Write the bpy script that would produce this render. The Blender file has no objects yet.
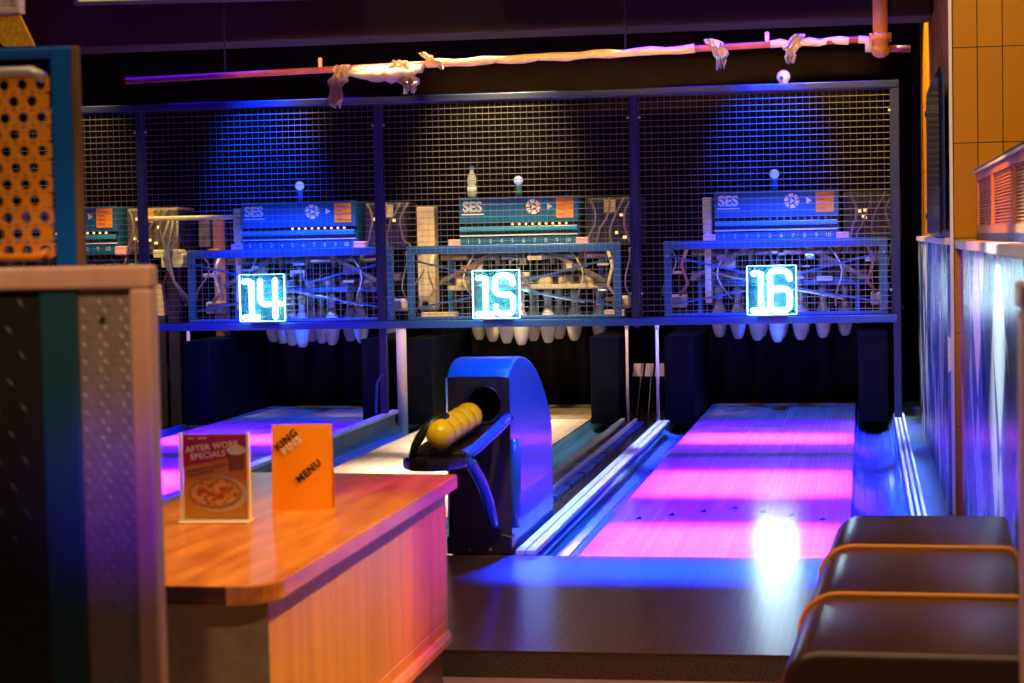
import bpy, bmesh, math, random
from mathutils import Vector, Matrix
random.seed(7)
S = bpy.context.scene
COL = S.collection
R = math.radians

# ---------------------------------------------------------------- mesh helpers
class MB:
    def __init__(s):
        s.v, s.f, s.m, s.s = [], [], [], []
    def add(s, vs, fs, mi=0, smooth=False):
        o = len(s.v)
        s.v += [tuple(p) for p in vs]
        for f in fs:
            s.f.append(tuple(i + o for i in f)); s.m.append(mi); s.s.append(smooth)
        return s
    def box(s, x0, x1, y0, y1, z0, z1, mi=0):
        vs = [(x, y, z) for x in (x0, x1) for y in (y0, y1) for z in (z0, z1)]
        return s.add(vs, [(0,1,3,2),(4,6,7,5),(0,4,5,1),(2,3,7,6),(0,2,6,4),(1,5,7,3)], mi)
    def bar(s, a, b, w, h=None, mi=0):
        a, b = Vector(a), Vector(b); d = (b - a).normalized(); h = h or w
        up = Vector((0,0,1)) if abs(d.z) < .9 else Vector((0,1,0))
        x = d.cross(up).normalized(); y = x.cross(d).normalized()
        vs = []
        for p in (a, b):
            for (i, j) in ((-1,-1),(1,-1),(1,1),(-1,1)):
                vs.append(p + x*(i*w/2) + y*(j*h/2))
        return s.add(vs, [(0,1,2,3),(7,6,5,4),(0,4,5,1),(1,5,6,2),(2,6,7,3),(3,7,4,0)], mi)
    def tube(s, pts, r, n=10, mi=0, cap=True, closed=False):
        pts = [Vector(p) for p in pts]; N = len(pts)
        rs = r if isinstance(r, (list, tuple)) else [r]*N
        prev = None; vs = []
        for i, p in enumerate(pts):
            if closed: t = pts[(i+1) % N] - pts[i-1]
            else: t = pts[min(i+1, N-1)] - pts[max(i-1, 0)]
            t.normalize()
            if prev is None:
                up = Vector((0,0,1)) if abs(t.z) < .9 else Vector((0,1,0))
                x = t.cross(up).normalized()
            else:
                x = (prev - t*prev.dot(t)).normalized()
            prev = x; y = t.cross(x)
            for k in range(n):
                a = 2*math.pi*k/n
                vs.append(p + (x*math.cos(a) + y*math.sin(a))*rs[i])
        fs = []
        for i in range(N if closed else N-1):
            j = (i+1) % N
            for k in range(n):
                fs.append((i*n+k, i*n+(k+1)%n, j*n+(k+1)%n, j*n+k))
        s.add(vs, fs, mi, True)
        if cap and not closed:
            o = len(s.v) - N*n
            s.f.append(tuple(o+k for k in range(n))[::-1]); s.m.append(mi); s.s.append(False)
            s.f.append(tuple(o+(N-1)*n+k for k in range(n))); s.m.append(mi); s.s.append(False)
        return s
    def cyl(s, a, b, r, n=16, mi=0): return s.tube([a, b], r, n, mi)
    def lathe(s, prof, n=20, o=(0,0,0), mi=0, axis='z'):
        vs = []
        for (r, h) in prof:
            for k in range(n):
                a = 2*math.pi*k/n
                c, d = r*math.cos(a), r*math.sin(a)
                p = (c, d, h) if axis == 'z' else ((c, h, d) if axis == 'y' else (h, c, d))
                vs.append((p[0]+o[0], p[1]+o[1], p[2]+o[2]))
        fs = []
        for i in range(len(prof)-1):
            for k in range(n):
                fs.append((i*n+k, i*n+(k+1)%n, (i+1)*n+(k+1)%n, (i+1)*n+k))
        fs.append(tuple(range(n))[::-1]); fs.append(tuple((len(prof)-1)*n+k for k in range(n)))
        return s.add(vs, fs, mi, True)
    def sphere(s, c, r, n=18, mi=0, sq=(1,1,1)):
        prof = []; m = n//2
        vs = []; fs = []
        for i in range(m+1):
            t = math.pi*i/m
            for k in range(n):
                a = 2*math.pi*k/n
                vs.append((c[0]+r*sq[0]*math.sin(t)*math.cos(a), c[1]+r*sq[1]*math.sin(t)*math.sin(a), c[2]+r*sq[2]*math.cos(t)))
        for i in range(m):
            for k in range(n):
                fs.append((i*n+k, (i+1)*n+k, (i+1)*n+(k+1)%n, i*n+(k+1)%n))
        return s.add(vs, fs, mi, True)
    def prism(s, poly, a0, a1, axis='x', mi=0, caps=True, skip=()):
        """poly: 2D points; axis x -> (y,z), y -> (x,z), z -> (x,y)"""
        def P(p, a):
            return (a, p[0], p[1]) if axis == 'x' else ((p[0], a, p[1]) if axis == 'y' else (p[0], p[1], a))
        n = len(poly)
        vs = [P(p, a0) for p in poly] + [P(p, a1) for p in poly]
        fs = [(i, (i+1)%n, n+(i+1)%n, n+i) for i in range(n) if i not in skip]
        if caps: fs += [tuple(range(n))[::-1], tuple(range(n, 2*n))]
        return s.add(vs, fs, mi)
    def build(s, name, mat, parent=None, loc=None, bevel=0, seg=2, solid=0):
        me = bpy.data.meshes.new(name)
        me.from_pydata(s.v, [], s.f)
        mats = mat if isinstance(mat, (list, tuple)) else [mat]
        for m in mats: me.materials.append(m)
        uv = me.uv_layers.new(name='UVMap')
        bm = bmesh.new(); bm.from_mesh(me)
        bmesh.ops.remove_doubles(bm, verts=bm.verts, dist=1e-6) if False else None
        bmesh.ops.recalc_face_normals(bm, faces=bm.faces)
        bm.to_mesh(me); bm.free()
        uv = me.uv_layers[0]
        for p in me.polygons:
            p.material_index = s.m[p.index]; p.use_smooth = s.s[p.index]
            nx, ny, nz = (abs(c) for c in p.normal)
            for li in p.loop_indices:
                c = me.vertices[me.loops[li].vertex_index].co
                if nz >= nx and nz >= ny: uv.data[li].uv = (c.x, c.y)
                elif ny >= nx: uv.data[li].uv = (c.x, c.z)
                else: uv.data[li].uv = (c.y, c.z)
        o = bpy.data.objects.new(name, me); COL.objects.link(o)
        if parent: o.parent = parent
        if loc: o.location = loc
        if solid:
            md = o.modifiers.new('thick', 'SOLIDIFY'); md.thickness = solid; md.offset = 0
        if bevel:
            md = o.modifiers.new('bevel', 'BEVEL'); md.width = bevel; md.segments = seg
            md.limit_method = 'ANGLE'; md.angle_limit = R(40); md.harden_normals = False
        return o

def tag(o, label=None, cat=None, group=None, kind=None):
    if label: o['label'] = label
    if cat: o['category'] = cat
    if group: o['group'] = group
    if kind: o['kind'] = kind
    return o
def thing(name, label, cat, loc=(0,0,0), rz=0, group=None):
    o = bpy.data.objects.new(name, None); COL.objects.link(o)
    o.empty_display_size = .05
    o.location = loc; o.rotation_euler = (0,0,rz)
    return tag(o, label, cat, group)
def dup(root, loc, label=None):
    r = root.copy(); COL.objects.link(r); r.location = loc
    if label: r['label'] = label
    for ch in list(root.children):
        c = ch.copy(); COL.objects.link(c); c.parent = r
        for g in list(ch.children):
            d = g.copy(); COL.objects.link(d); d.parent = c
    return r
def lettering(name, text, size, mat, parent, M, extrude=.0008, bold=0.0, space=1.0, shear=0):
    """text centred on origin of M (x right, y up in M's local plane)"""
    cu = bpy.data.curves.new('lettering_curve', 'FONT'); cu.body = text; cu.size = size
    cu.extrude = extrude; cu.offset = bold; cu.align_x = 'CENTER'; cu.align_y = 'CENTER'
    cu.space_character = space; cu.shear = shear; cu.resolution_u = 4
    to = bpy.data.objects.new('lettering_tmp', cu)
    me = bpy.data.meshes.new_from_object(to)
    me.transform(M); me.name = name
    bpy.data.objects.remove(to); bpy.data.curves.remove(cu)
    me.materials.clear(); me.materials.append(mat)
    o = bpy.data.objects.new(name, me); COL.objects.link(o)
    if parent: o.parent = parent
    return o
def face_cam(x, y, z, rot=0, scale=1):
    """text plane facing -Y"""
    return Matrix.Translation((x, y, z)) @ Matrix.Rotation(math.pi/2, 4, 'X') @ Matrix.Rotation(rot, 4, 'Z') @ Matrix.Scale(scale, 4)

# ---------------------------------------------------------------- materials
def mat(name, col, rough=.5, metal=0, spec=.5, emit=None, es=0, trans=0, alpha=1, coat=0, ior=1.45):
    m = bpy.data.materials.new(name); m.use_nodes = True
    b = m.node_tree.nodes['Principled BSDF']
    b.inputs['Base Color'].default_value = (*col, 1); b.inputs['Roughness'].default_value = rough
    b.inputs['Metallic'].default_value = metal; b.inputs['Specular IOR Level'].default_value = spec
    b.inputs['IOR'].default_value = ior
    b.inputs['Coat Weight'].default_value = coat
    b.inputs['Transmission Weight'].default_value = trans; b.inputs['Alpha'].default_value = alpha
    if emit:
        b.inputs['Emission Color'].default_value = (*emit, 1); b.inputs['Emission Strength'].default_value = es
    return m
def N(m, t, **k):
    n = m.node_tree.nodes.new(t)
    for a, v in k.items(): setattr(n, a, v)
    return n
def L(m, a, b): m.node_tree.links.new(a, b)
def bsdf(m): return m.node_tree.nodes['Principled BSDF']
def noisy(name, c1, c2, scale=20, stretch=(1,1,1), rough=.5, r2=None, metal=0, bump=0, detail=5, coord='Object', spec=.5, coat=0, lo=.35, hi=.65):
    m = mat(name, c1, rough, metal, spec, coat=coat)
    tc = N(m, 'ShaderNodeTexCoord'); mp = N(m, 'ShaderNodeMapping'); mp.inputs['Scale'].default_value = stretch
    nz = N(m, 'ShaderNodeTexNoise'); nz.inputs['Scale'].default_value = scale; nz.inputs['Detail'].default_value = detail
    L(m, tc.outputs[coord], mp.inputs[0]); L(m, mp.outputs[0], nz.inputs['Vector'])
    cr = N(m, 'ShaderNodeValToRGB')
    cr.color_ramp.elements[0].color = (*c1, 1); cr.color_ramp.elements[1].color = (*c2, 1)
    cr.color_ramp.elements[0].position = lo; cr.color_ramp.elements[1].position = hi
    L(m, nz.outputs['Fac'], cr.inputs[0]); L(m, cr.outputs[0], bsdf(m).inputs['Base Color'])
    if r2 is not None:
        mr = N(m, 'ShaderNodeMapRange'); mr.inputs[3].default_value = rough; mr.inputs[4].default_value = r2
        L(m, nz.outputs['Fac'], mr.inputs[0]); L(m, mr.outputs[0], bsdf(m).inputs['Roughness'])
    if bump:
        bp = N(m, 'ShaderNodeBump'); bp.inputs['Strength'].default_value = bump; bp.inputs['Distance'].default_value = .004
        L(m, nz.outputs['Fac'], bp.inputs['Height']); L(m, bp.outputs[0], bsdf(m).inputs['Normal'])
    return m
def planks(name, c1, c2, width, rough, gap=.06, spec=.5, gapcol=(.02,.015,.01), coat=0):
    """strips running along Y, one shade per strip"""
    m = mat(name, c1, rough, 0, spec, coat=coat)
    tc = N(m, 'ShaderNodeTexCoord'); sx = N(m, 'ShaderNodeSeparateXYZ'); L(m, tc.outputs['Object'], sx.inputs[0])
    mu = N(m, 'ShaderNodeMath', operation='MULTIPLY'); mu.inputs[1].default_value = 1/width; L(m, sx.outputs[0], mu.inputs[0])
    fl = N(m, 'ShaderNodeMath', operation='FLOOR'); L(m, mu.outputs[0], fl.inputs[0])
    fr = N(m, 'ShaderNodeMath', operation='FRACT'); L(m, mu.outputs[0], fr.inputs[0])
    my = N(m, 'ShaderNodeMath', operation='MULTIPLY'); my.inputs[1].default_value = .8; L(m, sx.outputs[1], my.inputs[0])
    ad = N(m, 'ShaderNodeMath', operation='ADD'); L(m, my.outputs[0], ad.inputs[0])
    m7 = N(m, 'ShaderNodeMath', operation='MULTIPLY'); m7.inputs[1].default_value = .37; L(m, fl.outputs[0], m7.inputs[0]); L(m, m7.outputs[0], ad.inputs[1])
    f2 = N(m, 'ShaderNodeMath', operation='FLOOR'); L(m, ad.outputs[0], f2.inputs[0])
    cb = N(m, 'ShaderNodeCombineXYZ'); L(m, fl.outputs[0], cb.inputs[0]); L(m, f2.outputs[0], cb.inputs[1])
    wn = N(m, 'ShaderNodeTexWhiteNoise', noise_dimensions='2D'); L(m, cb.outputs[0], wn.inputs['Vector'])
    mx = N(m, 'ShaderNodeMix', data_type='RGBA'); mx.inputs['A'].default_value = (*c1,1); mx.inputs['B'].default_value = (*c2,1)
    L(m, wn.outputs['Value'], mx.inputs['Factor'])
    lt = N(m, 'ShaderNodeMath', operation='LESS_THAN'); lt.inputs[1].default_value = gap; L(m, fr.outputs[0], lt.inputs[0])
    m2 = N(m, 'ShaderNodeMix', data_type='RGBA'); L(m, lt.outputs[0], m2.inputs['Factor'])
    L(m, mx.outputs['Result'], m2.inputs['A']); m2.inputs['B'].default_value = (*gapcol,1)
    L(m, m2.outputs['Result'], bsdf(m).inputs['Base Color'])
    return m
def tiles(name, c1, c2, tw, th, ox, oz):
    m = mat(name, c1, .25, 0, .5)
    tc = N(m, 'ShaderNodeTexCoord'); mp = N(m, 'ShaderNodeMapping'); mp.inputs['Location'].default_value = (-ox, -oz, 0)
    br = N(m, 'ShaderNodeTexBrick'); br.offset = 0; br.squash = 1
    br.inputs['Scale'].default_value = 1; br.inputs['Mortar Size'].default_value = .0022; br.inputs['Mortar Smooth'].default_value = .1
    br.inputs['Brick Width'].default_value = tw; br.inputs['Row Height'].default_value = th
    br.inputs['Color1'].default_value = (*c1,1); br.inputs['Color2'].default_value = (*c2,1); br.inputs['Mortar'].default_value = (.03,.012,.004,1)
    L(m, tc.outputs['UV'], mp.inputs[0]); L(m, mp.outputs[0], br.inputs['Vector']); L(m, br.outputs['Color'], bsdf(m).inputs['Base Color'])
    return m
def stripes(name):
    """milky plastic sheet printed with slanting pale and blue bands"""
    m = mat(name, (.5,.6,.8), .22, 0, .5)
    tc = N(m, 'ShaderNodeTexCoord'); res = None
    for (ang, sc, w) in ((R(90+46), 1.2, .45), (R(90-40), 1.0, .5), (R(90+28), .8, .5)):
        mp = N(m, 'ShaderNodeMapping'); mp.inputs['Rotation'].default_value = (0,0,ang-R(90))
        L(m, tc.outputs['UV'], mp.inputs[0])
        sx = N(m, 'ShaderNodeSeparateXYZ'); L(m, mp.outputs[0], sx.inputs[0])
        mu = N(m, 'ShaderNodeMath', operation='MULTIPLY'); mu.inputs[1].default_value = sc; L(m, sx.outputs[0], mu.inputs[0])
        fr = N(m, 'ShaderNodeMath', operation='FRACT'); L(m, mu.outputs[0], fr.inputs[0])
        lt = N(m, 'ShaderNodeMath', operation='LESS_THAN'); lt.inputs[1].default_value = w; L(m, fr.outputs[0], lt.inputs[0])
        if res is None: res = lt
        else:
            a = N(m, 'ShaderNodeMath', operation='ADD'); L(m, res.outputs[0], a.inputs[0]); L(m, lt.outputs[0], a.inputs[1]); res = a
    cr = N(m, 'ShaderNodeValToRGB'); cr.color_ramp.interpolation = 'CONSTANT'
    e = cr.color_ramp.elements
    e[0].color = (.015,.05,.22,1); e[0].position = 0
    e[1].color = (.09,.2,.55,1); e[1].position = .3
    x = e.new(.55); x.color = (.75,.82,.92,1)
    x = e.new(.9); x.color = (.05,.14,.45,1)
    dv = N(m, 'ShaderNodeMath', operation='DIVIDE'); dv.inputs[1].default_value = 3.01; L(m, res.outputs[0], dv.inputs[0])
    nz = N(m, 'ShaderNodeTexNoise'); nz.inputs['Scale'].default_value = 60; L(m, tc.outputs['UV'], nz.inputs['Vector'])
    mx = N(m, 'ShaderNodeMix', data_type='RGBA', blend_type='MULTIPLY'); mx.inputs['Factor'].default_value = .6
    L(m, dv.outputs[0], cr.inputs[0]); L(m, cr.outputs[0], mx.inputs['A']); L(m, nz.outputs['Color'], mx.inputs['B'])
    hs = N(m, 'ShaderNodeHueSaturation'); hs.inputs['Saturation'].default_value = 1; hs.inputs['Value'].default_value = 1.6
    L(m, mx.outputs['Result'], hs.inputs['Color']); L(m, hs.outputs[0], bsdf(m).inputs['Base Color'])
    return m

M_floor = noisy('floor_vinyl', (.5,.34,.33), (.6,.42,.4), 6, rough=.4)
M_deck = planks('deck_laminate', (.17,.085,.06), (.21,.11,.075), .03, .3, gap=.06, gapcol=(.34,.24,.2), coat=.8)
bsdf(M_deck).inputs['Coat Roughness'].default_value = .19
M_riser = noisy('speckled_riser', (.02,.016,.014), (.3,.23,.18), 260, rough=.7, lo=.4, hi=.75)
M_lane = planks('lane_boards', (.62,.47,.33), (.74,.58,.42), .0269, .13, gap=.04, gapcol=(.4,.28,.18))
M_inlay = mat('dark_inlay', (.02,.015,.02), .12)
M_gutter = mat('gutter_plastic', (.07,.22,.42), .3)
M_black = mat('black_paint', (.006,.006,.007), .6, 0, .2)
M_blackgl = mat('black_plastic', (.012,.011,.012), .25)
M_wallbk = noisy('dark_back_wall', (.014,.009,.005), (.02,.012,.007), 3, rough=.8, spec=.1)
M_ceil = noisy('dark_ceiling', (.012,.007,.005), (.018,.011,.007), 4, rough=.8, spec=.1)
M_beam = noisy('beam_paint', (.016,.009,.003), (.02,.012,.004), 3, rough=.7, spec=.1)
M_tile = tiles('ochre_tiles', (.62,.27,.008), (.56,.23,.008), .107, .4155, .392, 1.219-.4155*4)
M_trim = mat('pale_corner_trim', (.92,.82,.86), .35)
M_steel = mat('steel', (.72,.76,.8), .28, 1)
M_silver = mat('silver_cap', (.8,.84,.86), .3)
M_cap = mat('pale_metal_cap', (.66,.72,.66), .35)
M_track = noisy('ball_track_cover', (.10,.05,.03), (.02,.02,.03), 9, stretch=(1,3,1), rough=.3)
M_cage = mat('cage_steel_paint', (.02,.03,.065), .35, .3, .3)
M_wire = mat('wire_mesh_steel', (.3,.29,.29), .35, .6)
M_guard = mat('guard_frame_blue', (.02,.085,.25), .35)
M_cab = mat('pinsetter_cabinet_teal', (.004,.115,.26), .35)
M_cabdk = mat('machine_dark', (.02,.02,.025), .5)
M_white = mat('white_print', (.85,.85,.88), .5)
M_red = mat('red_print', (.7,.04,.04), .5)
M_orange = mat('orange_sticker', (.95,.3,.015), .5)
M_pink = mat('pink_block', (.85,.42,.45), .5)
M_cream = noisy('cream_metal', (.62,.5,.28), (.75,.62,.38), 12, rough=.5)
M_brown = noisy('rusty_post', (.28,.1,.05), (.36,.15,.08), 14, rough=.6)
M_grease = noisy('machine_grey', (.09,.07,.05), (.2,.16,.1), 25, rough=.45, metal=.3)
M_cable = mat('cable_grey', (.16,.15,.19), .5)
M_pin = mat('pin_white', (.82,.78,.8), .22)
M_pinred = mat('pin_red_band', (.6,.02,.03), .3)
M_string = mat('string', (.3,.3,.3), .7)
M_neon = mat('neon_tube', (.9,1,1), .3, emit=(.66,.97,1), es=28)
M_edge = mat('sign_edge_light', (.7,.9,1), .3, emit=(.35,.85,1), es=2.2)
def acrylic():
    m = bpy.data.materials.new('sign_acrylic'); m.use_nodes = True
    nt = m.node_tree; nt.nodes.clear()
    o = N(m, 'ShaderNodeOutputMaterial'); mx = N(m, 'ShaderNodeMixShader'); mx2 = N(m, 'ShaderNodeMixShader'); t = N(m, 'ShaderNodeBsdfTransparent'); d = N(m, 'ShaderNodeBsdfDiffuse'); tl = N(m, 'ShaderNodeBsdfTranslucent')
    t.inputs[0].default_value = (.8,.95,1,1)
    d.inputs[0].default_value = (.03,.2,.26,1); tl.inputs[0].default_value = (.03,.2,.26,1)
    mx2.inputs[0].default_value = .3; L(m, d.outputs[0], mx2.inputs[1]); L(m, tl.outputs[0], mx2.inputs[2])
    mx.inputs[0].default_value = .28; L(m, t.outputs[0], mx.inputs[1]); L(m, mx2.outputs[0], mx.inputs[2]); L(m, mx.outputs[0], o.inputs[0])
    return m
M_acr = acrylic()
def clear(name, tint=(1,1,1), w=.12, rough=.05):
    m = bpy.data.materials.new(name); m.use_nodes = True
    nt = m.node_tree; nt.nodes.clear()
    o = N(m, 'ShaderNodeOutputMaterial'); mx = N(m, 'ShaderNodeMixShader'); t = N(m, 'ShaderNodeBsdfTransparent'); g = N(m, 'ShaderNodeBsdfGlossy')
    t.inputs[0].default_value = (*tint, 1); g.inputs['Roughness'].default_value = rough
    mx.inputs[0].default_value = w; L(m, t.outputs[0], mx.inputs[1]); L(m, g.outputs[0], mx.inputs[2]); L(m, mx.outputs[0], o.inputs[0])
    return m
M_clear = clear('clear_acrylic', (.95,.97,.98), .12)
M_frost = mat('polished_acrylic_edge', (.8,.78,.8), .2)
M_hood = mat('hood_blue', (.015,.13,.55), .28, coat=.3)
M_hoodfr = noisy('hood_front_dark', (.03,.016,.014), (.045,.024,.02), 8, rough=.35)
M_ball = noisy('yellow_ball', (.82,.5,.01), (.9,.6,.02), 14, rough=.18)
M_rail = mat('rack_rail_blue', (.02,.1,.5), .2, coat=.4)
M_rubber = mat('rack_rubber', (.02,.013,.012), .35)
M_wood = noisy('counter_wood', (.36,.125,.03), (.58,.25,.075), 2.2, stretch=(9,1.2,9), rough=.3, detail=7, bump=.08)
M_woodside = noisy('counter_side_wood', (.52,.25,.02), (.66,.34,.035), 2.4, stretch=(8,8,.9), rough=.4, detail=6)
M_grey = noisy('grey_beige_panel', (.24,.2,.13), (.3,.25,.17), 30, rough=.6)
M_skirt = noisy('dark_skirting', (.1,.03,.02), (.28,.11,.05), 7, stretch=(4,1,6), rough=.3)
M_darkend = noisy('dark_end_grain', (.045,.014,.008), (.09,.03,.015), 12, stretch=(1,1,4), rough=.5)
M_card = mat('orange_card', (.95,.36,.004), .5)
M_ink = mat('black_ink', (.012,.01,.012), .5)
M_posterY = mat('poster_amber', (.8,.32,.01), .35)
M_posterR = mat('poster_red', (.55,.02,.05), .35)
M_cheese = noisy('pizza_topping', (.75,.42,.14), (.32,.07,.03), 85, rough=.5, lo=.42, hi=.6)
M_crust = noisy('pizza_crust', (.5,.24,.07), (.35,.13,.03), 60, rough=.6)
M_plate = mat('poster_plate', (.72,.68,.62), .4)
M_mug = mat('mug_brown', (.3,.09,.02), .3)
M_foam = mat('beer_foam', (.7,.75,.85), .5)
M_leather = noisy('brown_leather', (.06,.028,.017), (.078,.038,.023), 240, rough=.28, bump=.12)
M_piping = mat('orange_piping', (.95,.37,.02), .4)
M_bblack = mat('bench_base_black', (.012,.01,.01), .5)
M_pwood = noisy('partition_wood', (.66,.42,.28), (.76,.52,.36), 3, stretch=(6,6,1), rough=.4)
M_tread = noisy('tread_plate_metal', (.34,.31,.28), (.42,.38,.34), 40, rough=.38, metal=.35)
M_tdark = noisy('dark_tread', (.022,.025,.024), (.03,.034,.032), 40, rough=.4, metal=.3)
M_teal = mat('teal_paint', (.008,.075,.11), .5)
M_bluebd = mat('blue_board', (.0,.11,.5), .5, 0, .25)
M_bluew = noisy('brown_edge_wood', (.15,.08,.03), (.2,.11,.045), 6, stretch=(6,6,1), rough=.5)
M_perf = mat('perforated_orange', (.9,.33,.012), .4)
M_rim = mat('pale_rim', (.62,.66,.62), .3, .4)
M_yellow = noisy('yellow_weave', (.75,.5,.03), (.5,.3,.01), 120, rough=.6)
M_palefr = mat('pale_fixture_frame', (.62,.55,.55), .5)
M_pipe = noisy('red_pipe', (.32,.06,.035), (.45,.13,.07), 8, rough=.45)
M_wrap = noisy('yellow_wrap', (.78,.55,.24), (.55,.35,.14), 16, stretch=(1,4,4), rough=.5)
M_opipe = noisy('orange_pipe', (.9,.36,.02), (.8,.28,.015), 8, rough=.4)
M_rag = noisy('rag_cloth', (.75,.58,.34), (.6,.42,.22), 20, rough=.7)
M_ragp = noisy('pale_rag', (.62,.5,.4), (.5,.38,.3), 20, rough=.7)
M_louvre = noisy('louvre_wood', (.62,.2,.06), (.72,.27,.09), 4, stretch=(5,1,5), rough=.4)
M_navy = mat('navy_cap', (.03,.035,.08), .35)
M_stripe = stripes('striped_plastic')
M_rail2 = mat('pale_cap_rail', (.8,.6,.45), .4)
M_screen = mat('tv_black_glass', (.006,.006,.01), .12)
M_tvblue = mat('tv_back_blue', (.02,.06,.3), .3)
M_dome = mat('cream_dome', (.75,.68,.5), .3)
M_scry = mat('monitor_picture_yellow', (.1,.1,.1), .4, emit=(1,.62,.16), es=.45)
M_scrb = mat('monitor_picture_blue', (.1,.1,.1), .4, emit=(.01,.05,.14), es=.6)
M_bezel = mat('monitor_bezel_blue', (.06,.06,.35), .4)
M_bottle = mat('bottle_plastic', (.75,.8,.82), .2, alpha=.75)
M_bcap = mat('bottle_cap_blue', (.02,.12,.6), .4)
M_sheet = mat('pale_sheet', (.6,.5,.58), .5)
M_led = mat('warm_indicator', (.9,.7,.3), .5, emit=(1,.7,.3), es=1.2)
M_bluelamp = mat('sensor_lens', (.5,.65,.85), .15, emit=(.35,.6,1), es=.35)

# ---------------------------------------------------------------- layout
LC = {13: -5.81, 14: -4.01, 15: -2.40, 16: -.593}     # lane centres
HW = .525                                            # half lane width
Y0, Y1 = 7.76, 14.95                                 # foul line, pit edge
YC = 13.2                                            # cage plane
FZ = -.085                                           # lower floor

def struct(mb, name, m, **k):
    return tag(mb.build(name, m, **k), kind='structure')

struct(MB().box(-9, 3, -3, Y0-.02, -.25, FZ), 'floor', M_floor)
dk = MB().box(-9, .366, 5.95, Y0, FZ, -.002)
struct(dk, 'approach_deck', M_riser)
struct(MB().box(-9, .366, 5.945, Y0, -.002, 0), 'approach_deck_surface', M_deck)
struct(MB().box(-9, 3, Y0-.02, 17, -.25, -.115), 'lane_foundation', M_black)
struct(MB().box(-9, 3, 16.6, 16.8, -.25, 3.6), 'wall_back', M_wallbk)
struct(MB().box(-9.2, -9, -3, 16.8, -.25, 3.6), 'wall_left', M_wallbk)
struct(MB().box(-9.2, 3, -3, 16.8, 3.4, 3.6), 'ceiling', M_ceil)
struct(MB().box(-9, .38, 11.22, 11.62, 2.43, 3.4), 'ceiling_beam', M_beam, bevel=.012)
struct(MB().box(.392, .56, 8.995, 13.85, -.115, 3.4).box(.56, 1.6, 8.995, 9.2, -.25, 3.4), 'wall_right', M_tile)
struct(MB().box(.56, .9, 13.85, 16.6, -.25, 3.4), 'wall_right_far', M_black)
struct(MB().box(1.5, 1.7, -3, 9, -.25, 3.4), 'wall_right_near', M_wallbk)
struct(MB().box(.376, .390, 8.975, 9.0, -.0, 3.4), 'trim_1', M_trim)
struct(MB().box(.26, .392, Y0, 15, -.115, -.0), 'side_strip_floor', noisy('side_floor_blue', (.10,.2,.42), (.12,.24,.48), 3, rough=.3))

# ---------------------------------------------------------------- lanes
for n, lab in ((14, 'bowling lane in pink and blue light left of the orange menu card'),
               (15, 'cream-lit bowling lane ending under sign 15, behind the yellow balls'),
               (16, 'wide bowling lane with pink and blue light bands in front of sign 16')):
    t = thing('bowling_lane', lab, 'bowling lane', (LC[n], Y0, 0), group='bowling lanes')
    MB().box(-HW, HW, 0, Y1-Y0, -.11, 0).build('lane_surface', M_lane, t)
    for sx in (-1, 1):
        c = sx*(HW+.125); poly = []
        K = 12
        for k in range(K+1):
            a = math.pi*k/K
            poly.append((c - .125*math.cos(a), -.012 - .088*math.sin(a)))
        g = MB(); nn = len(poly)
        vs = [(p[0], 0, p[1]) for p in poly] + [(p[0], Y1-Y0, p[1]) for p in poly]
        g.add(vs, [(i, i+1, nn+i+1, nn+i) for i in range(nn-1)], 0, True)
        for k in range(2, K-1, 2):      # moulded ribs along the trough
            p = poly[k]; g.bar((p[0], 0, p[1]+.002), (p[0], Y1-Y0, p[1]+.002), .006, .005)
        g.build('gutter', M_gutter, t, solid=.004)
    for i in range(7):
        x = (i-3)*.135; y = 1.44 - abs(i-3)*.12
        MB().prism([(x-.016, y-.05), (x+.016, y-.05), (x, y+.05)], -.001, .0012, 'z').build('lane_arrow', M_inlay, t)

t = thing('lane_divider', 'pale metal capped divider between the lanes under signs 14 and 15', 'lane divider', (-3.205, Y0, 0), group='lane dividers')
MB().box(-.024, .024, 0, 5.6, -.115, .07).build('divider_body', noisy('divider_grey', (.14,.16,.15), (.2,.22,.2), 5, rough=.5), t)
MB().box(-.034, .034, 0, 5.75, .07, .09).build('cap_strip', M_cap, t, bevel=.003)
t = thing('lane_divider', 'three-railed silver lane divider along the right gutter by the striped wall', 'lane divider', (.222, Y0, 0), group='lane dividers')
MB().box(-.038, .038, 0, 5.9, -.115, .03).build('divider_body', M_guard, t)
for k in (-1, 0, 1):
    MB().box(k*.026-.0075, k*.026+.0075, 0, 5.75, .03, .05).build('cap_strip', M_silver, t, bevel=.003)
t = thing('lane_divider', 'broad divider of silver rails and brown track covers behind the blue ball return', 'lane divider', (-1.497, Y0, 0), group='lane dividers')
MB().box(-.128, .128, 0, 6.6, -.115, .0).build('divider_body', M_blackgl, t)
for x0, x1 in ((.126, .162), (.168, .206)):
    MB().box(x0, x1, 0, 5.6, .0, .022).build('cap_strip', M_silver, t, bevel=.004)
for x0, x1 in ((-.126, -.095), (-.03, -.012)):
    MB().box(x0, x1, 1.2, 5.6, 0, .035).build('cap_strip', M_silver, t, bevel=.004)
for k in range(9):
    MB().box(-.09, -.034, 1.2+k*.49, 1.66+k*.49, 0, .02).build('track_cover', M_track, t, bevel=.004)
for k in range(9):
    MB().box(-.008, .036, 1.2+k*.49, 1.64+k*.49, 0, .016).build('track_cover', M_guard, t, bevel=.004)

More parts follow.
